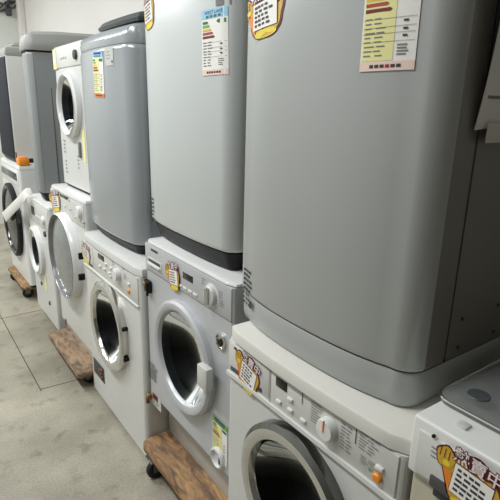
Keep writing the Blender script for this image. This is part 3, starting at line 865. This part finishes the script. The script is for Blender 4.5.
for i in range(len(q) - 1):
    fs.append((2 * i, 2 * i + 1, 2 * i + 3, 2 * i + 2)); fs.append((n0 + 2 * i, n0 + 2 * i + 1, n0 + 2 * i + 3, n0 + 2 * i + 2))
    fs.append((2 * i, 2 * i + 2, n0 + 2 * i + 2, n0 + 2 * i)); fs.append((2 * i + 1, 2 * i + 3, n0 + 2 * i + 3, n0 + 2 * i + 1))
mb('card_white').add(vs, fs).build('paper_strip', tp, sharp=60)

# orange box on the far machine
ob = thing('orange_box', 'small orange plastic box on top of the black door machine', 'box', (.745, 3.80, 1.022))
mb('orange').box(-.035, .035, -.05, .05, 0, .05, .006).build('case', ob)
b = mb('orange_print').box(-.028, .028, -.042, .042, .05, .058, .003).build('cap', ob)
mb('black_plastic').box(-.033, -.027, .042, .048, .05, .09, .002).build('pin', ob)

# paper notice on the near side of the big grey one
pn = thing('paper_notice', 'white printed paper notice taped to the side of the large grey top loader', 'notice', (.768, .448, 1.425))
b = MB().mat('paper'); nx, nz = 8, 14
grid = []
for j in range(nz + 1):
    for i in range(nx + 1):
        s_, t_ = i / nx, j / nz
        x = .01 + .2 * s_ - .02 * t_ * 0; z = .37 * t_ + .02 * s_
        yy = .012 * math.sin(PI * s_ * 1.2) * (1 - .4 * t_) - .030 * (1 - t_) ** 3
        grid.append((x + .006 * t_, yy * -1 * .6 - .010 + .0, z))
sheet = [(i + j * (nx + 1), i + 1 + j * (nx + 1), i + 1 + (j + 1) * (nx + 1), i + (j + 1) * (nx + 1)) for j in range(nz) for i in range(nx)]
b.add(grid, sheet)
b.add([(x, y + .0008, z) for x, y, z in grid], sheet)
b.mat('print_grey')
for j in range(11):
    z = .05 + .028 * j
    x0 = .02 + random.uniform(0, .006); x1 = .03 + random.uniform(.12, .17)
    if j == 1: continue
    row = []
    for k in range(7):
        x = x0 + (x1 - x0) * k / 6; s_ = (x - .01 - .012 * z / .37) / .2; t_ = max(0, (z - .02 * s_) / .37)
        yy = .012 * math.sin(PI * s_ * 1.2) * (1 - .4 * t_) - .030 * (1 - t_) ** 3
        row += [(x, -yy * .6 - .011, z), (x, -yy * .6 - .011, z + .005)]
    for k in range(6):
        if (k + j) % 3 == 2: continue
        b.add([row[2 * k], row[2 * k + 1], row[2 * k + 3], row[2 * k + 2]], [(0, 1, 2, 3)])
b.build('sheet', pn, sharp=60)
mb('tape').box(.03, .14, -.004, -.002, -.02, .012, .0005).build('tape', pn)

# cables on the far wall near the ceiling
def on_far(u, v, Y):
    d = RW @ Vector((u - CX, v - CY, F)); return CAM + d * ((Y - CAM[1]) / d[1])
c0 = on_far(8, 6, 6.58)
cb = thing('cable_bundle', 'tangle of grey cables and clamps along the far wall near the ceiling', 'cables', c0)
for pp, rr_ in ((((-14, 3), (-6, 6), (0, 3), (6, 5), (12, 3), (17, 0), (22, -4)), .011), (((-14, 12), (-4, 11), (2, 11), (7, 7), (13, 8), (17, 4), (17, -4)), .011), (((-14, 6), (0, 8), (6, 2), (13, 1), (17, 2)), .009), (((8, -10), (8.5, 0), (8.5, 9)), .016)):
    mb('cable_grey').tube([on_far(u, v, 6.585 - .02 * (k % 2)) - c0 for k, (u, v) in enumerate(pp)], rr_, 8).build('cable', cb)
p = on_far(8.5, 11, 6.575) - c0
mb('cable_grey').box(p.x - .03, p.x + .03, p.y - .03, p.y + .025, p.z - .05, p.z + .03, .01).build('junction_box', cb)

# ------------------------------------------------------------------ light
def area(loc, sx, sy, power, col=(.96, .985, 1), rot=(0, 0, 0)):
    l = bpy.data.lights.new('ceiling_tube', 'AREA'); l.shape = 'RECTANGLE'; l.size = sx; l.size_y = sy; l.energy = power; l.color = col
    o = bpy.data.objects.new('ceiling_tube', l); o.location = loc; o.rotation_euler = rot; COL.objects.link(o); return o
area((-.55, 1.4, 2.95), .25, 1.2, 30)
area((-.55, 3.4, 2.95), .25, 1.2, 40)
area((-.55, 5.4, 2.95), .25, 1.2, 40)
W_ = bpy.data.worlds.new('world'); S.world = W_; W_.use_nodes = True
W_.node_tree.nodes['Background'].inputs['Color'].default_value = (.9, .95, 1, 1)
W_.node_tree.nodes['Background'].inputs['Strength'].default_value = .3
S.view_settings.view_transform = 'Standard'
S.view_settings.look = 'None'
S.view_settings.exposure = 0.55
S.view_settings.gamma = 1
